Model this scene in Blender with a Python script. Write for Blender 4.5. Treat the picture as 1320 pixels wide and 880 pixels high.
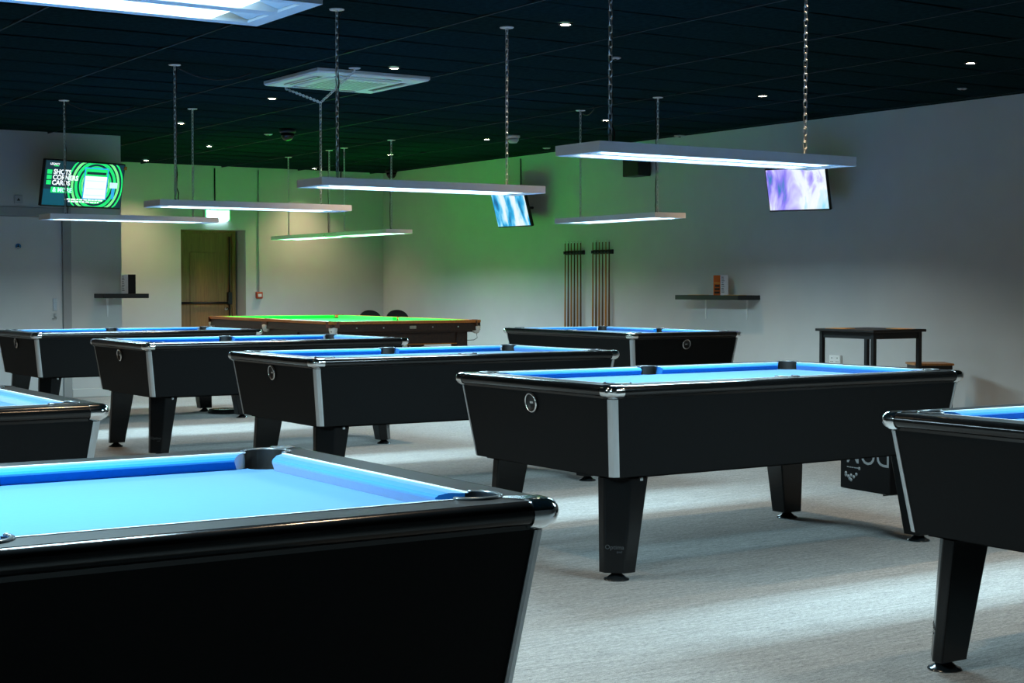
import bpy, bmesh, math, random
from mathutils import Vector, Matrix
PI = math.pi
R = math.radians
random.seed(7)
for o in list(bpy.data.objects):
    bpy.data.objects.remove(o, do_unlink=True)
scene = bpy.context.scene
COL = scene.collection

# ------------------------------------------------------------------ camera
CAM_H = 1.1896
YAW = 33.15
cam_d = bpy.data.cameras.new('camera')
cam_d.sensor_width = 36.0
cam_d.lens = 2031.68 / 1320 * 36
cam_d.clip_start = 0.05
cam_d.clip_end = 100
cam = bpy.data.objects.new('camera', cam_d)
COL.objects.link(cam)
cam.location = (0, 0, CAM_H)
cam.rotation_euler = (R(90 - 2.0265), 0, R(-YAW))
scene.camera = cam

# ------------------------------------------------------------------ world, view
world = bpy.data.worlds.new('world')
scene.world = world
world.use_nodes = True
world.node_tree.nodes['Background'].inputs[0].default_value = (0.5, 0.6, 0.7, 1)
world.node_tree.nodes['Background'].inputs[1].default_value = 0.0
scene.view_settings.view_transform = 'Standard'
scene.view_settings.look = 'None'
scene.view_settings.gamma = 1.0
scene.view_settings.use_curve_mapping = False
scene.view_settings.exposure = 0.0
LED = 3.5           # glow of the table light diffusers
TUBE_W = 42.0       # watts of each of the two tubes in a table light
TUBE_SPREAD = 165   # degrees, the housing cuts the light off sideways
LED_COL = (0.60, 0.89, 1.0)
SPOT_W = 46.0       # watts of each ceiling downlight
SPOT_COL = (1.0, 0.70, 0.44)

# ------------------------------------------------------------------ room measures
CEIL = 2.79
XR, YB = 10.87, 20.03           # right wall, back wall
YL, XL = 16.58, 5.79            # block on the left: face and corner
X0, Y0 = -4.5, -2.5             # walls behind the camera

# ------------------------------------------------------------------ materials
MATS = {}
def mat(name, col, rough=0.5, metal=0.0, var=0.0, scale=20.0, bump=0.0, stretch=None,
        emit=0.0, emit_col=None, sheen=0.0, spec=None, coat=0.0, detail=3.0, bump_dist=0.002):
    m = bpy.data.materials.new(name)
    m.use_nodes = True
    nt = m.node_tree
    b = nt.nodes['Principled BSDF']
    b.inputs['Base Color'].default_value = (*col, 1)
    b.inputs['Roughness'].default_value = rough
    b.inputs['Metallic'].default_value = metal
    if spec is not None: b.inputs['Specular IOR Level'].default_value = spec
    if sheen:
        b.inputs['Sheen Weight'].default_value = sheen
        b.inputs['Sheen Roughness'].default_value = 0.4
        b.inputs['Sheen Tint'].default_value = (*[0.76 + 0.24*min(1, c/max(col)*2.6) for c in col], 1)
    if coat:
        b.inputs['Coat Weight'].default_value = coat
        b.inputs['Coat Roughness'].default_value = 0.08
    if emit:
        b.inputs['Emission Color'].default_value = (*(emit_col or col), 1)
        b.inputs['Emission Strength'].default_value = emit
    if var or bump:
        tc = nt.nodes.new('ShaderNodeTexCoord')
        mp = nt.nodes.new('ShaderNodeMapping')
        if stretch: mp.inputs['Scale'].default_value = stretch
        nz = nt.nodes.new('ShaderNodeTexNoise')
        nz.inputs['Scale'].default_value = scale
        nz.inputs['Detail'].default_value = detail
        nt.links.new(tc.outputs['Object'], mp.inputs['Vector'])
        nt.links.new(mp.outputs['Vector'], nz.inputs['Vector'])
        if var:
            cr = nt.nodes.new('ShaderNodeValToRGB')
            cr.color_ramp.elements[0].position = 0.3
            cr.color_ramp.elements[1].position = 0.7
            cr.color_ramp.elements[0].color = (*[max(0, c * (1 - var)) for c in col], 1)
            cr.color_ramp.elements[1].color = (*[min(1, c * (1 + var)) for c in col], 1)
            nt.links.new(nz.outputs['Fac'], cr.inputs['Fac'])
            nt.links.new(cr.outputs['Color'], b.inputs['Base Color'])
        if bump:
            bp = nt.nodes.new('ShaderNodeBump')
            bp.inputs['Strength'].default_value = bump
            bp.inputs['Distance'].default_value = bump_dist
            nt.links.new(nz.outputs['Fac'], bp.inputs['Height'])
            nt.links.new(bp.outputs['Normal'], b.inputs['Normal'])
    MATS[name] = m
    return m

def wood(name, c1, c2, rough=0.35, scale=6.0, stretch=(1, 12, 12), coat=0.0):
    m = mat(name, c1, rough, var=0.01, scale=scale, stretch=stretch, coat=coat, detail=6)
    cr = [n for n in m.node_tree.nodes if n.type == 'VALTORGB'][0]
    cr.color_ramp.elements[0].color = (*c1, 1)
    cr.color_ramp.elements[1].color = (*c2, 1)
    return m

mat('blue_cloth', (0.006, 0.130, 0.37), 0.9, var=0.05, scale=90, bump=0.06, sheen=0.9, spec=0.1)
mat('green_cloth', (0.002, 0.56, 0.035), 0.9, var=0.05, scale=90, bump=0.06, sheen=0.35, spec=0.1)
mat('rail_black', (0.016, 0.019, 0.021), 0.38, var=0.25, scale=60, bump=0.03, spec=0.5)
mat('nose_black', (0.006, 0.0065, 0.007), 0.16, var=0.1, scale=30, spec=0.5)
mat('cabinet_black', (0.0055, 0.006, 0.0065), 0.6, var=0.15, scale=140, bump=0.05, spec=0.12)
mat('leg_black', (0.004, 0.0045, 0.005), 0.22, var=0.1, scale=30, spec=0.3)
mat('aluminium', (0.50, 0.53, 0.55), 0.42, 0.55, var=0.05, scale=40, stretch=(1, 1, 0.1))
mat('chrome', (0.82, 0.85, 0.87), 0.09, 1.0, var=0.03, scale=20)
mat('steel', (0.78, 0.82, 0.84), 0.32, 1.0, var=0.06, scale=60)
mat('dark_steel', (0.10, 0.115, 0.125), 0.2, 0.9, var=0.1, scale=60)
mat('highlight_pale', (0.75, 0.82, 0.86), 0.35, 0.2, var=0.03, scale=30)  # painted highlight, for the bright line between cushion cloth and rail
mat('pocket_grey', (0.13, 0.145, 0.155), 0.25, 0.5, var=0.1, scale=50)
mat('pocket_black', (0.004, 0.0045, 0.005), 0.5, var=0.3, scale=60, bump=0.1)
mat('lettering_grey', (0.05, 0.055, 0.06), 0.4, var=0.05)
mat('fixture_white', (0.80, 0.81, 0.80), 0.45, var=0.02, scale=15)
mat('diffuser', (0.9, 0.95, 1.0), 0.4, emit=LED, emit_col=LED_COL, var=0.01)
mat('wall_paint', (0.55, 0.555, 0.55), 0.9, var=0.025, scale=3.0, bump=0.04, spec=0.1)
mat('door_paint', (0.62, 0.64, 0.65), 0.5, var=0.02, scale=4.0)
mat('frame_grey', (0.33, 0.34, 0.345), 0.5, var=0.03, scale=6.0)
mat('skirting', (0.60, 0.61, 0.60), 0.5, var=0.02, scale=6.0)
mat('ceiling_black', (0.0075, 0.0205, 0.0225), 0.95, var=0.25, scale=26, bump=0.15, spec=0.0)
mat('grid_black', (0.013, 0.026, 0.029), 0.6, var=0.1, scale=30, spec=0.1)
mat('plastic_black', (0.006, 0.0062, 0.0066), 0.45, var=0.1, scale=40)
mat('plastic_white', (0.78, 0.79, 0.78), 0.4, var=0.02, scale=20)
mat('plastic_grey', (0.42, 0.44, 0.45), 0.4, var=0.05, scale=20)
mat('ac_white', (0.72, 0.80, 0.80), 0.45, var=0.02, scale=10)
mat('ac_slot', (0.07, 0.06, 0.05), 0.6, var=0.1, scale=10)
mat('cable_black', (0.012, 0.012, 0.012), 0.5, var=0.1)
wood('mahogany', (0.020, 0.0065, 0.0025), (0.050, 0.017, 0.006), 0.4, 5, (1, 9, 9), coat=0.0)
wood('rail_wood', (0.36, 0.11, 0.016), (0.52, 0.18, 0.03), 0.4, 5, (1, 9, 9), coat=0.0)
wood('door_wood', (0.20, 0.095, 0.025), (0.30, 0.15, 0.045), 0.45, 4, (14, 14, 1))
wood('stool_wood', (0.28, 0.12, 0.035), (0.45, 0.22, 0.07), 0.4, 6, (12, 1, 1))
wood('cue_ash', (0.40, 0.17, 0.04), (0.52, 0.25, 0.07), 0.3, 8, (20, 20, 1))
wood('cue_brown', (0.13, 0.065, 0.022), (0.22, 0.11, 0.04), 0.3, 8, (20, 20, 1))
wood('cue_orange', (0.55, 0.20, 0.03), (0.66, 0.28, 0.05), 0.3, 8, (20, 20, 1))
mat('cue_butt', (0.015, 0.011, 0.01), 0.3, var=0.2, scale=30)
mat('leather_white', (0.75, 0.74, 0.70), 0.5, var=0.08, scale=30)
mat('leather_brown', (0.11, 0.03, 0.014), 0.45, var=0.55, scale=26)
mat('net_white', (0.6, 0.6, 0.57), 0.8, var=0.3, scale=60)
mat('brass_plate', (0.45, 0.44, 0.36), 0.35, 0.6, var=0.25, scale=40)
mat('orange_card', (0.62, 0.13, 0.01), 0.5, var=0.08, scale=20)
mat('amber_card', (0.75, 0.36, 0.06), 0.5, var=0.1, scale=20)
mat('paper_grey', (0.50, 0.53, 0.54), 0.6, var=0.04, scale=20)
mat('ink_black', (0.02, 0.02, 0.02), 0.5, var=0.1)
mat('carton_black', (0.002, 0.002, 0.0022), 0.7, var=0.1, scale=20, spec=0.08)
mat('print_grey', (0.13, 0.14, 0.145), 0.5, var=0.05)
mat('call_red', (0.45, 0.06, 0.02), 0.4, var=0.05)
mat('sign_green', (0.02, 0.6, 0.12), 0.4, emit=1.6, emit_col=(0.05, 1.0, 0.2), var=0.01)
mat('sign_white', (0.9, 0.95, 1.0), 0.4, emit=9.0, emit_col=(0.62, 0.90, 1.0), var=0.01)
mat('sign_blue', (0.02, 0.18, 0.42), 0.35, var=0.05)
mat('downlight_lens', (1, 0.9, 0.75), 0.4, emit=60.0, emit_col=(1.0, 0.80, 0.55), var=0.01)
mat('screen_dark', (0.004, 0.02, 0.026), 0.2, emit=1.0, emit_col=(0.002, 0.028, 0.042), var=0.01)
mat('screen_teal', (0.004, 0.05, 0.08), 0.2, emit=1.0, emit_col=(0.0, 0.075, 0.12), var=0.01)
mat('screen_green', (0.01, 0.4, 0.1), 0.2, emit=1.0, emit_col=(0.01, 0.80, 0.18), var=0.01)
mat('screen_green_light', (0.1, 0.6, 0.2), 0.2, emit=1.0, emit_col=(0.20, 0.95, 0.28), var=0.01)
mat('screen_blue', (0.02, 0.3, 0.6), 0.2, emit=1.0, emit_col=(0.03, 0.38, 0.80), var=0.01)
mat('screen_white', (0.9, 0.9, 0.9), 0.2, emit=1.1, emit_col=(0.93, 0.98, 1.0), var=0.01)
mat('screen_pale', (0.7, 0.8, 0.9), 0.2, emit=1.0, emit_col=(0.62, 0.84, 1.0), var=0.01)
mat('screen_ink', (0.01, 0.03, 0.04), 0.2, emit=1.0, emit_col=(0.004, 0.03, 0.03), var=0.01)

# carpet: mottled grey with fine ribs running along the room
def carpet():
    m = bpy.data.materials.new('carpet')
    m.use_nodes = True
    nt = m.node_tree
    b = nt.nodes['Principled BSDF']
    b.inputs['Roughness'].default_value = 0.95
    b.inputs['Specular IOR Level'].default_value = 0.1
    tc = nt.nodes.new('ShaderNodeTexCoord')
    def noise(scale, stretch, detail):
        mp = nt.nodes.new('ShaderNodeMapping')
        mp.inputs['Scale'].default_value = stretch
        n = nt.nodes.new('ShaderNodeTexNoise')
        n.inputs['Scale'].default_value = scale
        n.inputs['Detail'].default_value = detail
        nt.links.new(tc.outputs['Object'], mp.inputs['Vector'])
        nt.links.new(mp.outputs['Vector'], n.inputs['Vector'])
        return n
    n1 = noise(130, (0.35, 1.6, 1), 2)
    n2 = noise(26, (0.25, 2.2, 1), 3)
    n3 = noise(260, (1, 1, 1), 1)
    mx = nt.nodes.new('ShaderNodeMix'); mx.data_type = 'FLOAT'
    mx.inputs[0].default_value = 0.35
    nt.links.new(n1.outputs['Fac'], mx.inputs[2]); nt.links.new(n2.outputs['Fac'], mx.inputs[3])
    mx2 = nt.nodes.new('ShaderNodeMix'); mx2.data_type = 'FLOAT'
    mx2.inputs[0].default_value = 0.35
    nt.links.new(mx.outputs[0], mx2.inputs[2]); nt.links.new(n3.outputs['Fac'], mx2.inputs[3])
    cr = nt.nodes.new('ShaderNodeValToRGB')
    cr.color_ramp.elements[0].position = 0.36; cr.color_ramp.elements[0].color = (0.15, 0.154, 0.154, 1)
    cr.color_ramp.elements[1].position = 0.64; cr.color_ramp.elements[1].color = (0.47, 0.47, 0.455, 1)
    nt.links.new(mx2.outputs[0], cr.inputs['Fac'])
    nt.links.new(cr.outputs['Color'], b.inputs['Base Color'])
    bp = nt.nodes.new('ShaderNodeBump')
    bp.inputs['Strength'].default_value = 0.5; bp.inputs['Distance'].default_value = 0.004
    nt.links.new(mx2.outputs[0], bp.inputs['Height'])
    nt.links.new(bp.outputs['Normal'], b.inputs['Normal'])
    MATS['carpet'] = m
carpet()

# a moving picture on a wall screen: smeared pale blue, white and violet patches
def picture(name, seed, stretch, stops, dist):
    m = bpy.data.materials.new(name)
    m.use_nodes = True
    nt = m.node_tree
    b = nt.nodes['Principled BSDF']
    b.inputs['Base Color'].default_value = (0.02, 0.02, 0.02, 1)
    b.inputs['Roughness'].default_value = 0.25
    tc = nt.nodes.new('ShaderNodeTexCoord')
    mp = nt.nodes.new('ShaderNodeMapping')
    mp.inputs['Location'].default_value = seed
    mp.inputs['Scale'].default_value = stretch
    nz = nt.nodes.new('ShaderNodeTexNoise')
    nz.inputs['Scale'].default_value = 1.0; nz.inputs['Detail'].default_value = 4.0
    nz.inputs['Distortion'].default_value = dist
    cr = nt.nodes.new('ShaderNodeValToRGB')
    els = cr.color_ramp.elements
    while len(els) < len(stops): els.new(0.5)
    for e, (p, c) in zip(els, stops):
        e.position = p; e.color = (*c, 1)
    nt.links.new(tc.outputs['Object'], mp.inputs['Vector'])
    nt.links.new(mp.outputs['Vector'], nz.inputs['Vector'])
    nt.links.new(nz.outputs['Fac'], cr.inputs['Fac'])
    nt.links.new(cr.outputs['Color'], b.inputs['Emission Color'])
    b.inputs['Emission Strength'].default_value = 1.0
    MATS[name] = m
picture('picture_violet', (3.1, 0, 1.2), (5, 1, 2.2),
        [(0.30, (0.02, 0.22, 0.5)), (0.38, (0.26, 0.20, 0.90)), (0.45, (0.55, 0.50, 1.0)), (0.52, (0.85, 0.93, 1)), (0.62, (0.95, 0.98, 1)), (0.72, (0.35, 0.78, 1))], 0.9)
picture('picture_blue', (7.7, 0, 0.4), (8, 1, 2.4),
        [(0.30, (0.01, 0.14, 0.36)), (0.40, (0.02, 0.40, 0.80)), (0.48, (0.25, 0.72, 1.0)), (0.55, (0.75, 0.92, 1)), (0.7, (0.9, 0.96, 1))], 0.5)

# ------------------------------------------------------------------ mesh helpers
class MB:
    def __init__(s):
        s.v = []; s.f = []; s.sm = []
    def add(s, vs, fs, smooth=False, M=None):
        k = len(s.v)
        for p in vs:
            p = Vector(p)
            s.v.append(tuple(M @ p) if M is not None else tuple(p))
        for f in fs:
            s.f.append([i + k for i in f]); s.sm.append(smooth)
        return s
    def box(s, x0, x1, y0, y1, z0, z1, M=None):
        v = [(x0,y0,z0),(x1,y0,z0),(x1,y1,z0),(x0,y1,z0),(x0,y0,z1),(x1,y0,z1),(x1,y1,z1),(x0,y1,z1)]
        return s.add(v, [(0,3,2,1),(4,5,6,7),(0,1,5,4),(1,2,6,5),(2,3,7,6),(3,0,4,7)], M=M)
    def bbox(s, x0, x1, y0, y1, z0, z1, b=0.004, M=None):
        """box with bevelled edges"""
        bm = bmesh.new()
        bmesh.ops.create_cube(bm, size=1.0)
        for v in bm.verts:
            v.co = Vector(((x0+x1)/2 + v.co.x*(x1-x0), (y0+y1)/2 + v.co.y*(y1-y0), (z0+z1)/2 + v.co.z*(z1-z0)))
        bmesh.ops.bevel(bm, geom=list(bm.edges), offset=b, segments=1, affect='EDGES', profile=0.5)
        bm.verts.index_update()
        vs = [v.co.copy() for v in bm.verts]; fs = [[v.index for v in f.verts] for f in bm.faces]
        bm.free()
        return s.add(vs, fs, M=M)
    def loft(s, rings, cap=True, smooth=False, closed=True, M=None):
        n = len(rings[0]); vs = [p for r in rings for p in r]; fs = []
        for k in range(len(rings)-1):
            for i in range(n if closed else n-1):
                j = (i+1) % n
                fs.append((k*n+i, k*n+j, (k+1)*n+j, (k+1)*n+i))
        s.add(vs, fs, smooth, M)
        if cap:
            s.add(rings[0], [list(range(n))[::-1]], False, M)
            s.add(rings[-1], [list(range(n))], False, M)
        return s
    def lathe(s, prof, n=20, cx=0, cy=0, smooth=True, M=None, ring=False):
        rings = [[(cx + r*math.cos(2*PI*i/n), cy + r*math.sin(2*PI*i/n), z) for i in range(n)] for r, z in prof]
        if ring: rings.append(list(rings[0]))
        return s.loft(rings, not ring, smooth, M=M)
    def tube(s, pts, r, n=8, M=None, cap=True):
        rings = []
        pts = [Vector(p) for p in pts]
        up = Vector((0,0,1))
        for i, p in enumerate(pts):
            d = (pts[min(i+1,len(pts)-1)] - pts[max(i-1,0)]).normalized()
            a = d.cross(up)
            if a.length < 1e-3: a = d.cross(Vector((1,0,0)))
            a.normalize(); b = d.cross(a)
            rr = r[i] if isinstance(r, (list, tuple)) else r
            rings.append([p + a*rr*math.cos(2*PI*k/n) + b*rr*math.sin(2*PI*k/n) for k in range(n)])
        return s.loft(rings, cap, True, M=M)
    def sweep(s, path, prof, smooth=True, cap=True):
        """profile (offset outward, z) swept along a 2D path; outward is right of travel"""
        rings = []
        n = len(path)
        for i, p in enumerate(path):
            def nrm(a, b):
                d = Vector((b[0]-a[0], b[1]-a[1])); d.normalize(); return Vector((d.y, -d.x))
            ns = []
            if i > 0: ns.append(nrm(path[i-1], p))
            if i < n-1: ns.append(nrm(p, path[i+1]))
            m = sum(ns, Vector((0,0))); m.normalize(); m /= max(0.3, m.dot(ns[0]))
            rings.append([(p[0]+m.x*d, p[1]+m.y*d, z) for d, z in prof])
        s.loft(rings, False, smooth)
        if cap:
            k = len(prof)
            s.add(rings[0], [list(range(k))], False); s.add(rings[-1], [list(range(k))[::-1]], False)
        return s
    def torus_link(s, M, a=0.0105, b=0.0085, r=0.0034, n=10, k=5):
        """chain link: stadium shaped ring, half length a+b"""
        path = []
        for i in range(n):
            t = 2*PI*i/n
            x = b*math.cos(t); z = b*math.sin(t) + (a if math.sin(t) >= 0 else -a)
            path.append((x, z))
        rings = []
        for i, (x, z) in enumerate(path):
            xa, za = path[i-1]; xb, zb = path[(i+1) % n]
            d = Vector((xb-xa, 0, zb-za)).normalized(); o = Vector((d.z, 0, -d.x))
            rings.append([Vector((x,0,z)) + o*r*math.cos(2*PI*j/k) + Vector((0,1,0))*r*math.sin(2*PI*j/k) for j in range(k)])
        vs = [p for q in rings for p in q]; fs = []
        for i in range(n):
            for j in range(k):
                fs.append((i*k+j, i*k+(j+1) % k, ((i+1) % n)*k+(j+1) % k, ((i+1) % n)*k+j))
        return s.add(vs, fs, True, M)
    def mesh(s, name, m):
        me = bpy.data.meshes.new(name)
        me.from_pydata(s.v, [], s.f)
        me.polygons.foreach_set('use_smooth', s.sm)
        me.materials.append(MATS[m])
        bm = bmesh.new(); bm.from_mesh(me)
        bmesh.ops.remove_doubles(bm, verts=list(bm.verts), dist=1e-5)
        bmesh.ops.recalc_face_normals(bm, faces=list(bm.faces))
        bm.to_mesh(me); bm.free()
        me.update()
        return me
    def build(s, name, m, parent=None, loc=None, rot=None):
        return place(name, s.mesh(name, m), parent, loc, rot)

def place(name, me, parent=None, loc=None, rot=None):
    o = bpy.data.objects.new(name, me)
    COL.objects.link(o)
    if parent is not None: o.parent = parent
    if loc is not None: o.location = loc
    if rot is not None: o.rotation_euler = rot
    return o

def sharp(me, ang=35):
    bm = bmesh.new(); bm.from_mesh(me)
    for e in bm.edges:
        if len(e.link_faces) == 2 and e.calc_face_angle(0) > R(ang): e.smooth = False
    bm.to_mesh(me); bm.free()

def thing(name, label, cat, loc=(0,0,0), rz=0, group=None):
    o = bpy.data.objects.new(name, None)
    COL.objects.link(o)
    o.empty_display_size = 0.1
    o.location = loc; o.rotation_euler = (0, 0, rz)
    return tag(o, label, cat, group)
def tag(o, label, cat, group=None):
    o['label'] = label; o['category'] = cat
    if group: o['group'] = group
    return o
def struct(o):
    o['kind'] = 'structure'; return o
def copy_tree(o, parent=None):
    c = o.copy(); COL.objects.link(c); c.parent = parent
    for ch in list(o.children): copy_tree(ch, c)
    return c

def fill2d(name, loops, z0, z1, m, parent=None):
    """flat plate with outline loops[0] and holes loops[1:], from z0 to z1"""
    cu = bpy.data.curves.new(name + '_outline', 'CURVE')
    cu.dimensions = '2D'; cu.fill_mode = 'BOTH'
    cu.extrude = (z1 - z0) / 2
    for lp in loops:
        sp = cu.splines.new('POLY'); sp.points.add(len(lp) - 1)
        for p, (x, y) in zip(sp.points, lp): p.co = (x, y, 0, 1)
        sp.use_cyclic_u = True
    t = bpy.data.objects.new(name + '_tmp', cu); COL.objects.link(t)
    dg = bpy.context.evaluated_depsgraph_get()
    me = bpy.data.meshes.new_from_object(t.evaluated_get(dg))
    bpy.data.objects.remove(t, do_unlink=True); bpy.data.curves.remove(cu)
    for v in me.vertices: v.co.z += (z0 + z1) / 2
    me.materials.clear(); me.materials.append(MATS[m]); me.name = name
    return place(name, me, parent)

def text_mesh(s, size, m, ext=0.0006, bold=0.0):
    cu = bpy.data.curves.new('lettering_outline', 'FONT')
    cu.body = s; cu.size = size; cu.extrude = ext; cu.offset = bold
    cu.align_x = 'CENTER'; cu.align_y = 'CENTER'; cu.resolution_u = 3
    t = bpy.data.objects.new('lettering_tmp', cu); COL.objects.link(t)
    dg = bpy.context.evaluated_depsgraph_get()
    me = bpy.data.meshes.new_from_object(t.evaluated_get(dg))
    bpy.data.objects.remove(t, do_unlink=True); bpy.data.curves.remove(cu)
    me.materials.clear(); me.materials.append(MATS[m])
    return me

def arc(cx, cy, r, a0, a1, n):
    return [(cx + r*math.cos(R(a0 + (a1-a0)*i/n)), cy + r*math.sin(R(a0 + (a1-a0)*i/n))) for i in range(n+1)]

# ------------------------------------------------------------------ the room
struct(MB().box(X0-0.2, XR+0.2, Y0-0.2, YB+0.6, -0.15, 0).build('floor', 'carpet'))
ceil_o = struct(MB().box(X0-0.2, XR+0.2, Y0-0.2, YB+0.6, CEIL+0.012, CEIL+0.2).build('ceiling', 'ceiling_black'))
struct(MB().box(XR, XR+0.2, Y0-0.2, YB+0.6, 0, CEIL+0.012).build('wall_right', 'wall_paint'))
struct(MB().box(X0-0.2, X0, Y0, YB+0.6, 0, CEIL+0.012).build('wall_left_side', 'wall_paint'))
struct(MB().box(X0, XR, Y0-0.2, Y0, 0, CEIL+0.012).build('wall_front', 'wall_paint'))
# back wall with a deep door recess
DX0, DX1, DZ = 7.81, 8.74, 1.945
wb = MB()
wb.box(XL, DX0, YB, YB+0.45, 0, CEIL+0.012)
wb.box(DX1, XR, YB, YB+0.45, 0, CEIL+0.012)
wb.box(DX0, DX1, YB, YB+0.45, DZ, CEIL+0.012)
wb.box(DX0, DX1, YB+0.40, YB+0.45, 0, DZ)
struct(wb.build('wall_back', 'wall_paint'))
# block on the left, face towards the camera, with a door opening
LX0, LX1, LZ = 4.15, 5.15, 1.91
wl = MB()
wl.box(X0, LX0-0.09, YL, YL+0.2, 0, CEIL+0.012)
wl.box(LX1+0.09, XL, YL, YL+0.2, 0, CEIL+0.012)
wl.box(LX0-0.09, LX1+0.09, YL, YL+0.2, LZ+0.10, CEIL+0.012)
wl.box(LX0-0.09, LX1+0.09, YL+0.12, YL+0.2, 0, LZ+0.10)
wl.box(XL-0.2, XL, YL+0.2, YB+0.45, 0, CEIL+0.012)
struct(wl.build('wall_left', 'wall_paint'))
def skirting(name, pts, m='skirting'):
    o = MB()
    for (x0, x1, y0, y1) in pts:
        o.bbox(x0, x1, y0, y1, 0, 0.092, 0.004)
    return struct(o.build(name, m))
skirting('baseboard_left', [(X0, LX0-0.09, YL-0.015, YL), (LX1+0.09, XL+0.015, YL-0.015, YL)])
skirting('baseboard_back', [(XL, DX0, YB-0.015, YB), (DX1, XR, YB-0.015, YB)])
skirting('baseboard_right', [(XR-0.015, XR, Y0, YB-0.015)])

# ceiling tiles: slightly bowed panels in a lay-in grid, as far as the photograph shows them
TX, TY = 1.13, 0.57
GX, GY = 3.88, 6.30
cyaw, syaw = math.cos(R(YAW)), math.sin(R(YAW))
def screen(x, y, z):
    a = x*cyaw - y*syaw; d0 = x*syaw + y*cyaw; p = R(2.0265); zz = z - CAM_H
    d = d0*math.cos(p) - zz*math.sin(p); v = d0*math.sin(p) + zz*math.cos(p)
    return (660 + 2031.68*a/d, 440 - 2031.68*v/d) if d > 0.3 else (-9999, -9999)
tb = MB()
NX, NY = 1, 8
vs = []; fs = []
for j in range(NY+1):
    for i in range(NX+1):
        t = j/NY
        vs.append(((i/NX-0.5)*(TX-0.022), (t-0.5)*(TY-0.008), 0.006 - 0.011*math.sin(PI*t)**0.8 + (0.004*t)))
for j in range(NY):
    for i in range(NX):
        a = j*(NX+1)+i
        fs.append((a, a+NX+1, a+NX+2, a+1))
tb.add(vs, fs, True)
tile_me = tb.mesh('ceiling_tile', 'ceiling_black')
cells = []
for i in range(-3, 8):
    for j in range(-10, 26):
        x = GX + TX*(i+0.5); y = GY + TY*(j+0.5)
        if x + TX/2 > XR - 0.02 or y + TY/2 > YB - 0.0: continue
        if y + TY/2 > YL and x - TX/2 < XL: continue
        if any(-30 < screen(x+dx*TX/2, y+dy*TY/2, CEIL)[0] < 1350 and -30 < screen(x+dx*TX/2, y+dy*TY/2, CEIL)[1] < 250
               for dx in (-1, 0, 1) for dy in (-1, 0, 1)):
            cells.append((x, y))
for x, y in cells[:300]:
    o = place('ceiling_tile', tile_me, ceil_o, (x, y, CEIL))
    o.rotation_euler = (R(random.uniform(-0.25, 0.25)), R(random.uniform(-0.12, 0.12)), 0)
for i in range(-3, 8):
    x = GX + TX*i
    if x > XR: continue
    y1 = YB if x > XL else YL
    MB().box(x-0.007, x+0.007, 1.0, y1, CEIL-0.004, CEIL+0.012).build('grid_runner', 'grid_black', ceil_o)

# ------------------------------------------------------------------ pool table
ZR, ZB = 0.797, 0.762            # rail top, bed
ax, ay = 1.008, 0.567            # cabinet half size under the rail
bx_, by_ = 0.963, 0.520          # cabinet half size at the bottom
z1, z2 = 0.753, 0.4246
OX, OY = 1.012, 0.571            # start of the rounded nose
PR = 0.050
CPX, CPY = 0.905, 0.465
MPY, MPR = 0.485, 0.047

def octo(hx, hy, c, z):
    return [(-hx+c,-hy,z),(hx-c,-hy,z),(hx,-hy+c,z),(hx,hy-c,z),(hx-c,hy,z),(-hx+c,hy,z),(-hx,hy-c,z),(-hx,-hy+c,z)]

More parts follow.
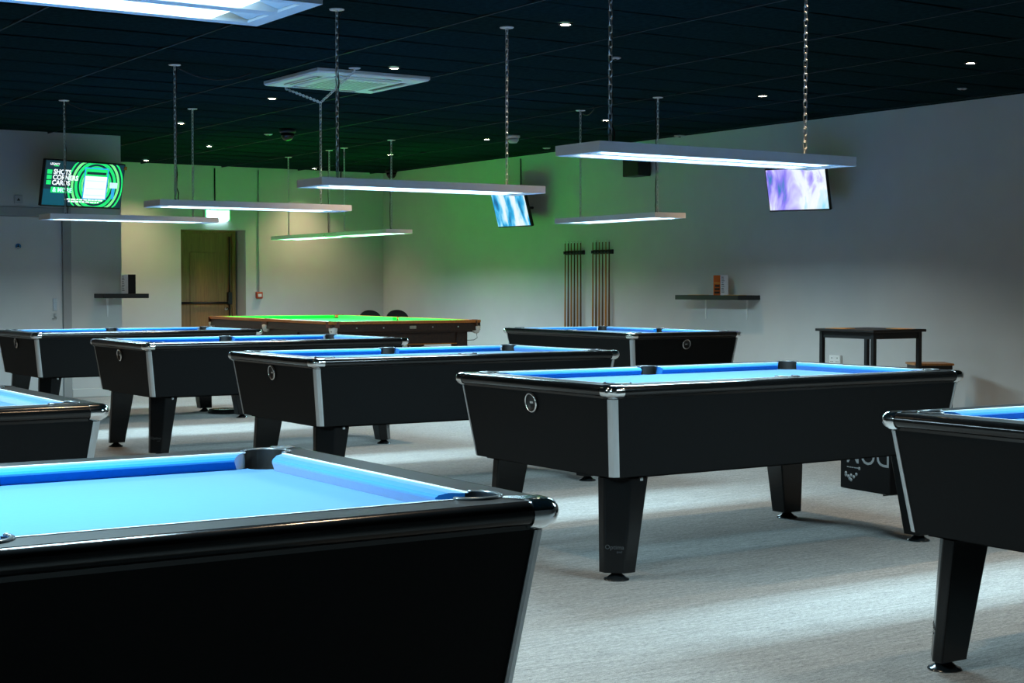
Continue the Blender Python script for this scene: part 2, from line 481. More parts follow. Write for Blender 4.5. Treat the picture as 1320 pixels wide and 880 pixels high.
def make_pool_table():
    t = thing('pool_table', 'x', 'pool table')
    c = 0.021
    MB().loft([octo(bx_, by_, c, z2), octo(ax, ay, c, z1)]).build('cabinet', 'cabinet_black', t)
    MB().box(-0.92, 0.92, -0.48, 0.48, z2-0.012, z2).build('base_board', 'cabinet_black', t)
    # lip under the nose
    lip = octo(ax+0.003, ay+0.003, 0.030, 0)
    MB().loft([[(p[0], p[1], 0.743) for p in octo(ax+0.001, ay+0.001, 0.030, 0)], [(p[0], p[1], 0.756) for p in lip]]).build('rail_lip', 'nose_black', t)
    # bed with pocket notches
    W_, H_ = 0.90, 0.46
    def bed_loop(hx, hy, px, py, r, mpy, mr):
        d1 = math.sqrt(r*r - (px-hx)**2); d2 = math.sqrt(r*r - (py-hy)**2)
        A = math.degrees(math.atan2(-d1, hx-px)); B = math.degrees(math.atan2(hy-py, -d2))
        q = arc(px, py, r, A, B, 8)                      # corner ++ , from the end side to the long side
        dm = math.sqrt(mr*mr - (mpy-hy)**2)
        a0 = math.degrees(math.atan2(hy-mpy, dm)); a1 = -180 - a0
        m = arc(0, mpy, mr, a0, a1, 8)
        pts = list(q) + list(m)
        pts += [(-x, y) for x, y in q[::-1]]
        pts += [(-x, -y) for x, y in q] + [(x, -y) for x, y in m[::-1]] + [(x, -y) for x, y in q[::-1]]
        return pts
    fill2d('playing_bed', [bed_loop(W_, H_, CPX, CPY, PR, MPY, MPR)], ZB-0.03, ZB, 'blue_cloth', t)
    # rail top with pocket bulges
    def rail_in(hx, hy, px, py, r, mpy, mr):
        d1 = math.sqrt(r*r - (px-hx)**2); d2 = math.sqrt(r*r - (py-hy)**2)
        A = math.degrees(math.atan2(-d1, hx-px)); B = math.degrees(math.atan2(hy-py, -d2))
        q = arc(px, py, r, A, B, 12)
        dm = math.sqrt(mr*mr - (mpy-hy)**2)
        a0 = math.degrees(math.atan2(hy-mpy, dm)); a1 = 180 - a0
        m = arc(0, mpy, mr, a0, a1, 10)
        pts = list(q) + list(m) + [(-x, y) for x, y in q[::-1]]
        pts += [(-x, -y) for x, y in q] + [(x, -y) for x, y in m[::-1]] + [(x, -y) for x, y in q[::-1]]
        return pts
    rr = 0.02
    outer = arc(OX-rr, OY-rr, rr, 0, 90, 4) + arc(-OX+rr, OY-rr, rr, 90, 180, 4) + arc(-OX+rr, -OY+rr, rr, 180, 270, 4) + arc(OX-rr, -OY+rr, rr, 270, 360, 4)
    fill2d('rail_top', [outer, rail_in(0.93, 0.49, CPX, CPY, PR, MPY, MPR)], 0.756, ZR, 'rail_black', t)
    # rounded noses between the corner caps
    nose = [(0, ZR)] + [(0.021*math.cos(R(a)), 0.7745 + 0.0225*math.sin(R(a))) for a in (75, 55, 35, 15, -5, -25, -45, -65, -85)] + [(0, 0.752)]
    for (p, q) in [((-OX+0.035, -OY), (OX-0.035, -OY)), ((OX, -OY+0.035), (OX, OY-0.035)), ((OX-0.035, OY), (-OX+0.035, OY)), ((-OX, OY-0.035), (-OX, -OY+0.035))]:
        o = MB().sweep([p, q], nose).build('rail_nose', 'nose_black', t); sharp(o.data, 60)
    # chrome corner caps with a tongue towards the pocket
    capn = [(-0.012, ZR+0.0025)] + [(0.0235*math.cos(R(a)), 0.7735 + 0.0255*math.sin(R(a))) for a in (82, 65, 45, 25, 5, -15, -35, -55, -75)] + [(0.002, 0.745), (-0.012, 0.742)]
    rc = 0.022
    path = [(OX-0.05, -OY)] + arc(OX-rc, -OY+rc, rc, -90, 0, 6) + [(OX, -OY+0.05)]
    cap_b = MB().sweep(path, capn)
    cap_b.add([(OX-0.048, -OY+0.002, ZR+0.0022), (OX-0.004, -OY+0.002, ZR+0.0022), (OX-0.002, -OY+0.004, ZR+0.0022), (OX-0.002, -OY+0.048, ZR+0.0022),
               (OX-0.062, -OY+0.072, ZR+0.0015), (OX-0.074, -OY+0.060, ZR+0.0015)], [(0, 1, 2, 3, 4, 5)])
    cap_me = cap_b.mesh('corner_cap', 'chrome'); sharp(cap_me, 50)
    def corner_me(me, sx, sy):
        m2 = me.copy()
        for v in m2.vertices: v.co.x *= sx; v.co.y *= -sy
        if sx * -sy < 0: m2.flip_normals()
        return m2
    for sx in (1, -1):
        for sy in (1, -1):
            place('corner_cap', corner_me(cap_me, sx, sy), t)
            # aluminium corner strip, proud of the chamfer
            s_ = MB(); e = 0.003; fl = 0.007
            lo, hi = z2+0.002, z1-0.012
            def ring_(z):
                f = (z - z2)/(z1 - z2)
                hx, hy = bx_ + (ax-bx_)*f, by_ + (ay-by_)*f
                pts = [(hx-0.003, hy-c-fl), (hx+e, hy-c-fl), (hx+e, hy-c+0.001), (hx-c*0.35+e*0.7, hy-c*0.35+e*0.7), (hx-c+0.001, hy+e), (hx-c-fl, hy+e), (hx-c-fl, hy-0.003), (hx-c, hy-0.003), (hx-0.003, hy-c)]
                return [(x*sx, y*sy, z) for x, y in pts]
            s_.loft([ring_(lo), ring_(hi)]).build('corner_strip', 'aluminium', t)
    # cushions: four long, two end
    def cushion(p0, p1, q0, q1, inward):
        """p = back line ends, q = nose line ends (2D)"""
        s_ = MB(); rings = []
        for a, b in ((p0, q0), (p1, q1)):
            a = Vector(a); b = Vector(b)
            def L(t): return a + (b-a)*t
            rings.append([(*L(0), ZB-0.001), (*L(0), ZR-0.0005), (*L(0.62), ZR-0.001), (*L(0.9), ZR-0.006), (*L(1.0), ZR-0.011), (*L(1.0), ZR-0.015), (*L(0.78), ZB-0.001)])
        s_.loft(rings, True, False)
        d = (Vector(q0) - Vector(p0)); ax_ = Vector((0, 1 if d.y > 0 else -1)) if abs(p0[1]-p1[1]) < 1e-6 else Vector((1 if d.x > 0 else -1, 0))
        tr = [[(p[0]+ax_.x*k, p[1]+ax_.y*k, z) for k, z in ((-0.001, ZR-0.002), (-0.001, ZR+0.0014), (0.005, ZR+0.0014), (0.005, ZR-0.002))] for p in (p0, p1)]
        MB().loft(tr).build('cushion_highlight', 'highlight_pale', t)  # pale strip added to draw the highlight along the cushion back
        return s_.build('cushion', 'blue_cloth', t)
    for sy in (1, -1):
        for sx in (1, -1):
            cushion((0.050*sx, 0.49*sy), (0.862*sx, 0.49*sy), (0.066*sx, 0.44*sy), (0.815*sx, 0.44*sy), None)
    for sx in (1, -1):
        cushion((0.93*sx, -0.420), (0.93*sx, 0.420), (0.88*sx, -0.374), (0.88*sx, 0.374), None)
    # pockets: black liner and a grey U shaped ring
    def pocket(cx, cy, r, ang):
        ln = MB()
        pts = arc(cx, cy, r-0.0005, ang-118, ang+118, 16)
        ln.loft([[(x, y, 0.70) for x, y in pts], [(x, y, ZR+0.0005) for x, y in pts]], False, True, False)
        full = arc(cx, cy, r, 0, 360, 16)[:-1]
        ln.add([(x, y, 0.715) for x, y in full], [list(range(16))])
        ln.build('pocket_liner', 'pocket_black', t)
        rg = MB()
        prof = [(0.0, ZR), (0.0005, ZR+0.004), (0.004, ZR+0.006), (0.009, ZR+0.004), (0.010, ZR)]
        rg.sweep(arc(cx, cy, r, ang+112, ang-112, 20)[::-1], prof)
        o = rg.build('pocket_ring', 'pocket_grey', t)
    for sx in (1, -1):
        for sy in (1, -1):
            pocket(CPX*sx, CPY*sy, PR, math.degrees(math.atan2(sy, sx)))
    pocket(0, MPY, MPR, 90); pocket(0, -MPY, MPR, -90)
    # medallion on the end panel
    tilt = math.atan2(ax-bx_, z1-z2)
    zm = 0.697; xm = -(bx_ + (ax-bx_)*(zm-z2)/(z1-z2))
    Mm = Matrix.Translation((xm-0.001, 0, zm)) @ Matrix.Rotation(-tilt, 4, 'Y') @ Matrix.Rotation(R(-90), 4, 'Y')
    MB().lathe([(0.001, 0.0), (0.044, 0.0), (0.044, 0.006), (0.039, 0.009), (0.034, 0.006), (0.033, 0.002), (0.001, 0.002)], 24, M=Mm).build('end_medallion', 'pocket_black', t)
    md = [o for o in t.children if o.name.startswith('end_medallion')][0]
    MB().lathe([(0.0350, 0.0065), (0.0370, 0.0110), (0.0415, 0.0100), (0.0445, 0.0010)], 24, M=Mm, ring=True).build('medallion_ring', 'chrome', md)
    MB().box(-0.011, 0.011, -0.004, 0.004, 0.002, 0.0035, M=Mm @ Matrix.Rotation(R(90), 4, 'Z')).build('medallion_mark', 'plastic_grey', md)
    # legs with feet
    txt = text_mesh('Optima', 0.0255, 'lettering_grey', 0.0004)
    txt2 = text_mesh('pool', 0.012, 'lettering_grey', 0.0004)
    zb = 0.036
    for sx in (-1, 1):
        for sy in (-1, 1):
            def ring(u0, u1, v0, v1, ch, z):
                pts = [(u0, v0), (u1, v0), (u1, v1-ch), (u1-ch, v1), (u0, v1)]
                # soften the two chamfer edges
                return [(x*sx, y*sy, z) for x, y in pts]
            top = ring(0.765, 0.930, 0.368, 0.492, 0.078, z2-0.012)
            bot = ring(0.830, 0.946, 0.398, 0.494, 0.058, zb)
            b2 = [((x - 0.886*sx)*0.97 + 0.886*sx, (y - 0.444*sy)*0.97 + 0.444*sy, zb-0.004) for x, y, z in bot]
            lg = MB().loft([b2, bot, top])
            bm_me = lg.mesh('leg', 'leg_black')
            bm = bmesh.new(); bm.from_mesh(bm_me)
            eds = [e for e in bm.edges if abs(e.verts[0].co.z - e.verts[1].co.z) > 0.1]
            bmesh.ops.bevel(bm, geom=eds, offset=0.006, segments=2, affect='EDGES', profile=0.5)
            bm.to_mesh(bm_me); bm.free()
            leg = place('leg', bm_me, t)
            fx, fy = 0.886*sx, 0.440*sy
            ft = MB().lathe([(0.012, 0.040), (0.012, 0.030), (0.018, 0.028), (0.040, 0.010), (0.050, 0.007), (0.053, 0.003), (0.052, 0.0), (0.001, 0.0)], 20, fx, fy)
            fo = ft.build('foot', 'dark_steel', leg); sharp(fo.data, 50)
            MB().bbox((0.80)*sx-0.008, (0.80)*sx+0.008, 0.488*sy-0.006, 0.488*sy+0.006, z2-0.024, z2-0.010, 0.002).build('leg_bolt', 'aluminium', leg)
            # lettering on the corner facet
            A = Vector(bot[2]); B = Vector(bot[3]); T = (Vector(top[2]) + Vector(top[3]))/2
            mid = (A+B)/2
            upv = (T-mid).normalized()
            right = (B-A).normalized()
            nn = right.cross(upv)
            if nn.dot(Vector((sx, sy, 0))) < 0: right = -right; nn = right.cross(upv)
            nn.normalize(); upv = nn.cross(right)
            for me, hgt, sh in ((txt, 0.100, 0.0), (txt2, 0.082, 0.020)):
                pos = mid + upv*hgt + nn*0.0012 + right*sh
                M4 = Matrix((right, upv, nn)).transposed().to_4x4(); M4.translation = pos
                o = place('leg_lettering', me, leg); o.matrix_local = M4
    return t

POOL = [
    # x, y, rotation, label
    (4.711, 5.532, 0.41, 'black pool table with blue cloth right of centre, whole in view'),
    (4.752, 8.229, -0.1, 'black pool table standing directly behind the large middle one, under the centre light bar'),
    (4.794, 10.906, 0.0, 'black pool table left of centre with two front legs standing on the carpet'),
    (4.838, 13.661, 0.12, 'black pool table farthest back on the left, in front of the grey door'),
    (8.533, 11.327, 88.1, 'black pool table turned crosswise in front of the wall cue racks'),
    (0.709, 5.684, -0.27, 'black pool table cut by the left edge, only its chrome capped right corner in view'),
    (0.634, 2.961, -0.27, 'foreground pool table at lower left with wide pale blue bed filling the corner'),
    (4.666, 2.890, -0.15, 'black pool table cut by the right edge, leg and foot in the lower right corner'),
]
master = make_pool_table()
for i, (x, y, a, lab) in enumerate(POOL):
    o = master if i == 0 else copy_tree(master)
    o.location = (x, y, 0); o.rotation_euler = (0, 0, R(a))
    tag(o, lab, 'pool table', 'pool tables set out in rows')

# ------------------------------------------------------------------ hanging table lights
LZT = 1.805                      # top of the fixtures
FL, FW, FH = 1.53, 0.325, 0.045
CH0 = 0.585                      # chain distance from the middle
def chain_mesh(n, pitch=0.0315):
    b = MB()
    for k in range(n):
        M = Matrix.Translation((0, 0, pitch*(k+0.5))) @ Matrix.Rotation(R(90 if k % 2 else 0) + R(20), 4, 'Z')
        b.torus_link(M)
    return b.mesh('chain', 'steel')
CL = CEIL - 0.008 - LZT - 0.012
NCH = 30
chain_me = chain_mesh(NCH, CL/NCH)
def make_light():
    t = thing('table_light', 'x', 'light')
    hl, hw = FL/2, FW/2
    b = MB()
    b.box(-hl, hl, -hw, hw, -0.006, 0)                     # top pan
    b.box(-hl, hl, -hw, -hw+0.004, -FH, -0.006); b.box(-hl, hl, hw-0.004, hw, -FH, -0.006)
    b.box(-hl, -hl+0.004, -hw+0.004, hw-0.004, -FH, -0.006); b.box(hl-0.004, hl, -hw+0.004, hw-0.004, -FH, -0.006)
    b.build('housing', 'fixture_white', t)
    f = MB()                                               # bottom frame
    f.box(-hl+0.004, hl-0.004, -hw+0.004, -hw+0.030, -FH+0.0005, -FH+0.006); f.box(-hl+0.004, hl-0.004, hw-0.030, hw-0.004, -FH+0.0005, -FH+0.006)
    f.box(-hl+0.004, -hl+0.035, -hw+0.030, hw-0.030, -FH+0.0005, -FH+0.006); f.box(hl-0.035, hl-0.004, -hw+0.030, hw-0.030, -FH+0.0005, -FH+0.006)
    f.build('bottom_frame', 'fixture_white', t)
    MB().box(-hl+0.035, hl-0.035, -0.022, 0.022, -FH+0.001, -0.010).build('centre_divider', 'fixture_white', t)
    for sy in (-1, 1):
        y0, y1 = sorted((sy*0.022, sy*(hw-0.030)))
        MB().box(-hl+0.115, hl-0.115, y0+0.001, y1-0.001, -FH+0.004, -FH+0.010).build('diffuser', 'diffuser', t)
        for sx in (-1, 1):
            xa, xb = sx*(hl-0.035), sx*(hl-0.114)
            MB().add([(xa, y0+0.001, -FH+0.007), (xa, y1-0.001, -FH+0.007), (xb, y1-0.001, -0.014), (xb, y0+0.001, -0.014)], [(0,1,2,3)]).build('end_reflector', 'fixture_white', t)
        ld = bpy.data.lights.new('tube_light', 'AREA')
        ld.shape = 'RECTANGLE'; ld.size = FL-0.24; ld.size_y = 0.105
        ld.energy = TUBE_W; ld.color = LED_COL; ld.spread = R(TUBE_SPREAD)
        lo = bpy.data.objects.new('tube_light', ld); COL.objects.link(lo)
        lo.parent = t; lo.location = (0, (y0+y1)/2, -FH+0.002)
    for sx in (-1, 1):
        place('chain', chain_me, t, (sx*CH0, 0, 0.012))
        MB().lathe([(0.001, 0), (0.008, 0), (0.008, 0.010), (0.005, 0.016), (0.001, 0.016)], 10, sx*CH0, 0).build('hook', 'chrome', t)
        MB().lathe([(0.001, -0.016), (0.007, -0.016), (0.007, -0.008), (0.042, -0.006), (0.045, 0.0), (0.001, 0.0)], 18, sx*CH0, 0).build('ceiling_plate', 'plastic_white', t, (0, 0, CEIL-LZT-0.002))
    H = CEIL - LZT
    pts = [(-CH0+0.022, 0, 0.002), (-CH0+0.026, 0.004, 0.06)] + [(-CH0 + 0.012 + 0.006*math.sin(k*1.7), 0.010, 0.1 + (H-0.16)*k/9) for k in range(10)] + [(-CH0+0.03, 0.006, H-0.02), (-CH0+0.05, 0, H-0.002)]
    MB().tube(pts, 0.0042, 6).build('power_cable', 'cable_black', t)
    return t
LIGHTS = [
    (4.745, 5.585, 0.4, 'long white strip light over the middle right pool table, two glowing tubes', False),
    (4.757, 8.240, -0.2, 'long white strip light in the centre with a pale end plate, over the second table', False),
    (4.812, 10.940, 0.2, 'white strip light above the door, over the left middle pool table', False),
    (4.822, 13.560, 0.2, 'white strip light below the green screen at far left', False),
    (8.405, 11.165, 88.5, 'white strip light seen end on before the green wall, over the crosswise table', False),
    (8.400, 15.855, 89.0, 'nearer white strip light with a green tinted edge over the snooker table', False),
    (8.415, 17.400, 89.0, 'farther white strip light hung in line over the snooker table, mostly behind its twin', False),
    (0.675, 3.070, 0.0, 'large strip light cut by the upper left edge, tubes glowing white', False),
    (0.709, 5.684, 0.0, 'strip light outside the frame over the table cut by the left edge', False),
    (4.666, 2.890, 0.0, 'strip light outside the frame over the table cut by the right edge', False),
]
lm = make_light()
lights = []
for i, (x, y, a, lab, _) in enumerate(LIGHTS):
    o = lm if i == 0 else copy_tree(lm)
    o.location = (x, y, LZT); o.rotation_euler = (0, 0, R(a))
    tag(o, lab, 'light', 'hanging strip lights over the tables')
    lights.append(o)
# cables that droop along the ceiling from two of the lights, and the bridle on one chain
H = CEIL - LZT
def droop(light, p0, p1, sag):
    pts = []
    for k in range(13):
        t = k/12
        pts.append((p0[0]+(p1[0]-p0[0])*t, p0[1]+(p1[1]-p0[1])*t, H - 0.01 - sag*4*t*(1-t)))
    MB().tube(pts, 0.0045, 6).build('ceiling_cable', 'cable_black', light)
droop(lights[2], (-CH0, 0), (-CH0+0.62, 0.05), 0.075)
droop(lights[3], (-CH0, 0), (-CH0+0.66, 0.05), 0.075)
droop(lights[4], (CH0, 0), (CH0-0.3, 0.05), 0.05)
# bridle: the second light from the left hangs from two points beside the air conditioner
l4 = lights[2]
for ch in list(l4.children):
    if ch.name.startswith('ceiling_plate') and ch.data is not None:
        if sum(v.co.x for v in ch.data.vertices) > 0: bpy.data.objects.remove(ch, do_unlink=True)
for ch in list(l4.children):
    if ch.name.startswith('chain') and ch.location.x > 0:
        ch.scale = (1, 1, 0.80)
zj = 0.012 + CL*0.80
for dy in (-0.56, 0.62):
    a = Vector((CH0, 0, zj)); b = Vector((CH0, dy, H-0.03))
    n = int((b-a).length/0.0315); d = (b-a).normalized()
    q = Vector((0,0,1)).rotation_difference(d).to_matrix().to_4x4()
    cb = MB()
    for k in range(n):
        cb.torus_link(Matrix.Translation(a + (b-a)*((k+0.5)/n)) @ q @ Matrix.Rotation(R(90 if k % 2 else 0), 4, 'Z'))
    cb.build('bridle_chain', 'steel', l4)
    MB().lathe([(0.001, -0.03), (0.006, -0.03), (0.006, -0.008), (0.042, -0.006), (0.045, 0.0), (0.001, 0.0)], 18, CH0, dy).build('ceiling_plate', 'plastic_white', l4, (0, 0, H-0.002))

# ------------------------------------------------------------------ downlights
DOWN = [
    (5.57, 7.93, 'warm round downlight nearest the camera at the top centre of the ceiling'),
    (5.63, 10.20, 'warm round downlight just behind the ceiling air conditioner'),
    (5.67, 12.42, 'warm round downlight left of the ceiling air conditioner'),
    (5.78, 14.80, 'warm round downlight beside the hanging chain at left'),
    (6.99, 17.03, 'warm round downlight above the door on the ceiling'),
    (7.11, 19.41, 'warm small downlight at far left beside the back wall'),
    (9.52, 19.50, 'warm small downlight at the far end close to the back wall corner'),
    (9.29, 16.93, 'warm downlight second from the back, above the snooker table'),
    (9.19, 14.57, 'warm downlight beside the white smoke detector'),
    (9.10, 12.28, 'warm downlight behind the chain of the big right strip light'),
    (9.04, 9.99, 'warm downlight above the right hand wall screen'),
    (8.96, 7.71, 'warm downlight at the upper right end of the ceiling'),
    (5.55, 5.63, 'warm downlight outside the frame, over the whole pool table right of centre'),
    (5.55, 3.33, 'warm downlight outside the frame, over the table cut by the right edge'),
    (8.92, 5.42, 'warm downlight outside the frame at right, next in the row along the right wall'),
    (2.20, 5.63, 'warm downlight outside the frame, over the table cut by the left edge'),
    (2.20, 3.33, 'warm downlight outside the frame, beside the foreground table'),
    (2.20, 7.93, 'warm downlight outside the frame at left, level with the second row of tables'),
    (2.20, 10.20, 'warm downlight outside the frame, second of the row over the left tables'),
    (2.20, 12.42, 'warm downlight outside the frame, third of the row over the left tables'),
    (2.20, 14.80, 'warm downlight outside the frame, last of the row by the grey door'),
]
dl = None
for i, (x, y, lab) in enumerate(DOWN):
    if dl is None:
        dl = thing('downlight', lab, 'downlight')
        MB().lathe([(0.030, 0.004), (0.030, -0.004), (0.040, -0.006), (0.045, -0.003), (0.045, 0.004)], 20, ring=True).build('trim_ring', 'plastic_black', dl)
        MB().lathe([(0.001, -0.003), (0.031, -0.003), (0.031, 0.002), (0.001, 0.002)], 20).build('lens', 'downlight_lens', dl)
        o = dl
    else:
        o = copy_tree(dl)
    o.location = (x, y, CEIL - 0.006)
    tag(o, lab, 'downlight', 'warm ceiling downlights')
    sd = bpy.data.lights.new('downlight_beam', 'SPOT')
    sd.energy = SPOT_W; sd.color = SPOT_COL; sd.spot_size = R(112); sd.spot_blend = 0.9; sd.shadow_soft_size = 0.03
    so = bpy.data.objects.new('downlight_beam', sd); COL.objects.link(so)
    so.parent = o; so.location = (0, 0, -0.012)

# ------------------------------------------------------------------ snooker table
def make_snooker():
    t = thing('snooker_table', 'large mahogany snooker table with vivid green cloth at the back of the hall', 'snooker table', (8.43, 16.675, 0), R(88.54))
    L2, W2, Z = 1.80, 0.925, 0.811
    zb = Z - 0.04
    px, py, pr = L2-0.085, W2-0.085, 0.055
    rr = 0.05
    def loop(hx, hy, r, sgn):
        out = []
        d = math.sqrt(r*r - (px-hx)**2)
        A = math.degrees(math.atan2(-d, hx-px)); d2 = math.sqrt(r*r - (py-hy)**2); B = math.degrees(math.atan2(hy-py, -d2))
        if sgn < 0 and A < 0 and B < 0: pass
        q = arc(px, py, r, A, B, 8)
        mpy = hy + 0.03 if sgn > 0 else hy + 0.03
        dm = math.sqrt(0.05**2 - 0.03**2)
        a0 = math.degrees(math.atan2(-0.03, dm))
        m = arc(0, mpy, 0.05, a0, 180 - a0 if sgn > 0 else -180 - a0, 8)
        out = q + m + [(-x, y) for x, y in q[::-1]] + [(-x, -y) for x, y in q] + [(x, -y) for x, y in m[::-1]] + [(x, -y) for x, y in q[::-1]]
        return out
    outer = arc(L2-rr, W2-rr, rr, 0, 90, 5) + arc(-L2+rr, W2-rr, rr, 90, 180, 5) + arc(-L2+rr, -W2+rr, rr, 180, 270, 5) + arc(L2-rr, -W2+rr, rr, 270, 360, 5)
    hx, hy = L2-0.105, W2-0.105
    fill2d('rail_top', [outer, loop(hx, hy, pr, 1)], Z-0.030, Z, 'rail_wood', t)
    # bed
    q = [(L2-0.12, -W2+0.12), (L2-0.12, W2-0.12), (-L2+0.12, W2-0.12), (-L2+0.12, -W2+0.12)]
    fill2d('playing_bed', [q], zb-0.04, zb, 'green_cloth', t)
    def cushion(p0, p1, q0, q1):
        rings = []
        for a, b in ((p0, q0), (p1, q1)):
            a = Vector(a); b = Vector(b)
            def Lp(s): return a + (b-a)*s
            rings.append([(*Lp(0), zb-0.001), (*Lp(0), Z-0.001), (*Lp(0.7), Z-0.002), (*Lp(1.0), Z-0.010), (*Lp(0.8), zb-0.001)])
        MB().loft(rings).build('cushion', 'green_cloth', t)
    for sy in (1, -1):
        for sx in (1, -1):
            cushion((0.055*sx, hy*sy), ((hx-0.045)*sx, hy*sy), (0.075*sx, (hy-0.05)*sy), ((hx-0.10)*sx, (hy-0.05)*sy))
    for sx in (1, -1):
        cushion((hx*sx, -hy+0.045), (hx*sx, hy-0.045), ((hx-0.05)*sx, -hy+0.10), ((hx-0.05)*sx, hy-0.10))
    # apron panels (four) and recessed under frame
    for sy in (1, -1):
        MB().bbox(-L2+0.02, L2-0.02, *sorted((sy*(W2-0.045), sy*(W2-0.012))), Z-0.115, Z-0.030, 0.006).build('side_panel', 'mahogany', t)
    for sx in (1, -1):
        MB().bbox(*sorted((sx*(L2-0.045), sx*(L2-0.012))), -W2+0.045, W2-0.045, Z-0.115, Z-0.030, 0.006).build('end_panel', 'mahogany', t)
    MB().box(-L2+0.06, L2-0.06, -W2+0.06, W2-0.06, Z-0.135, zb-0.041).build('slate_frame', 'mahogany', t)
    MB().bbox(-L2+0.14, L2-0.14, -W2+0.14, W2-0.14, 0.545, Z-0.135, 0.006).build('under_frame', 'mahogany', t)
    for sx in (1, -1):
        MB().bbox(*sorted((sx*(L2-0.14), sx*(L2-0.115))), -W2+0.26, W2-0.26, 0.545, 0.557, 0.002).build('ledge', 'rail_wood', t)
    for x in (-L2+0.19, -0.6, 0.6, L2-0.19):
        for sy in (1, -1):
            y = sy*(W2-0.19)
            lg = MB().bbox(x-0.07, x+0.07, y-0.07, y+0.07, 0.48, Z-0.13, 0.008)
            lg.lathe([(0.062, 0.48), (0.066, 0.455), (0.045, 0.44), (0.058, 0.40), (0.064, 0.33), (0.055, 0.22), (0.04, 0.13), (0.05, 0.11), (0.052, 0.07), (0.045, 0.05), (0.045, 0.0)], 20, x, y)
            o = lg.build('leg', 'mahogany', t); sharp(o.data, 40)
    # pockets: leather back, white cup and net, return rail
    def pocket(cx, cy, ang, nm):
        d = Vector((math.cos(R(ang)), math.sin(R(ang))))
        sw = MB().sweep(arc(cx, cy, 0.050, ang+110, ang-110, 16)[::-1], [(0.0, Z-0.05), (0.0, Z+0.004), (0.012, Z+0.004), (0.014, Z-0.05)])
        pl = sw.build('pocket_leather', 'leather_brown', t)
        e = (cx + d.x*0.052, cy + d.y*0.052)
        M = Matrix.Translation((e[0], e[1], 0)) @ Matrix.Rotation(R(ang), 4, 'Z')
        MB().bbox(0.010, 0.022, -0.075, 0.075, Z-0.068, Z-0.006, 0.003, M=M).build('pocket_plate', 'leather_brown', t)
        MB().lathe([(0.040, Z-0.065), (0.052, Z-0.072), (0.050, Z-0.10), (0.036, Z-0.140), (0.02, Z-0.15), (0.001, Z-0.152)], 14, cx+d.x*0.045, cy+d.y*0.045).build('pocket_net', 'leather_white', t)
        px_ = [(cx+d.x*0.05, cy+d.y*0.05, Z-0.15), (cx+d.x*0.06, cy+d.y*0.06, Z-0.20), (cx+d.x*0.02, cy+d.y*0.02, Z-0.225), (cx-d.x*0.10, cy-d.y*0.10, Z-0.23)]
        MB().tube(px_, 0.004, 6).build('return_rail', 'dark_steel', t)
    for sx in (1, -1):
        for sy in (1, -1):
            pocket(px*sx, py*sy, math.degrees(math.atan2(sy, sx)), 0)
    pocket(0, hy+0.03, 90, 0); pocket(0, -hy-0.03, -90, 0)
    # maker's plate on the near end, bolts
    MB().bbox(-L2+0.004, -L2+0.013, -0.085, -0.005, Z-0.088, Z-0.055, 0.003).build('name_plate', 'brass_plate', t, (0, -0.01, 0))
    for y in (-0.62, 0.62, -0.3, 0.3):
        MB().lathe([(0.008, 0), (0.008, 0.004), (0.001, 0.005)], 10, M=Matrix.Translation((-L2+0.012, y, Z-0.072)) @ Matrix.Rotation(R(-90), 4, 'Y')).build('panel_bolt', 'steel', t)
    return t
make_snooker()

# ------------------------------------------------------------------ televisions
def make_tv(loc, yaw, tilt, w, h, label, screen_m, wall_pt):
    t = thing('television', label, 'television', loc, yaw, 'wall televisions')
    # local: +x to the viewer's right, -y faces the viewer, origin at the middle of the bottom edge
    M = Matrix.Rotation(R(tilt), 4, 'X')
    MB().bbox(-w/2, w/2, 0.0, 0.045, 0, h, 0.006, M=M).build('case', 'plastic_black', t)
    s = MB().box(-w/2+0.012, w/2-0.012, -0.002, 0.0, 0.016, h-0.012, M=M).build('screen', screen_m, t)
    inv = t.matrix_basis.inverted() if False else None
    # bracket arm from the wall to the back of the case
    a = M @ Vector((0, 0.045, h*0.5)); 
    Mw = Matrix.Translation(loc) @ Matrix.Rotation(yaw, 4, 'Z')
    b = Mw.inverted() @ Vector(wall_pt)
    MB().tube([a, (a + b)/2 + Vector((0.03, 0, 0)), b], 0.016, 8).build('bracket_arm', 'plastic_black', t)
    MB().bbox(a.x-0.09, a.x+0.09, a.y-0.004, a.y+0.014, a.z-0.08, a.z+0.08, 0.003).build('bracket_plate', 'plastic_black', t)
    return t, s, M
# two on the right wall
def toward(nx, ny): return math.atan2(nx, -ny)      # yaw so that local -y points to (nx, ny)
al = R(20)
tv1, s1, _ = make_tv((10.535, 11.115, 1.900), toward(-math.cos(al), -math.sin(al)), 15, 0.64, 0.42, 'wall television with white and violet picture on the right wall', 'picture_violet', (XR, 11.2, 2.12))
al2 = R(3)
tv2, s2, _ = make_tv((10.60, 16.17, 1.905), toward(-math.cos(al2), -math.sin(al2)), 16, 0.69, 0.44, 'wall television with pale blue picture on the green lit wall', 'picture_blue', (XR, 16.17, 2.15))
tv3, s3, M3 = make_tv((5.255, 16.27, 2.003), R(17), 12, 0.985, 0.485, 'wall television with green circles and SHOTS CORNERS CARDS lettering', 'screen_dark', (5.3, YL, 2.28))
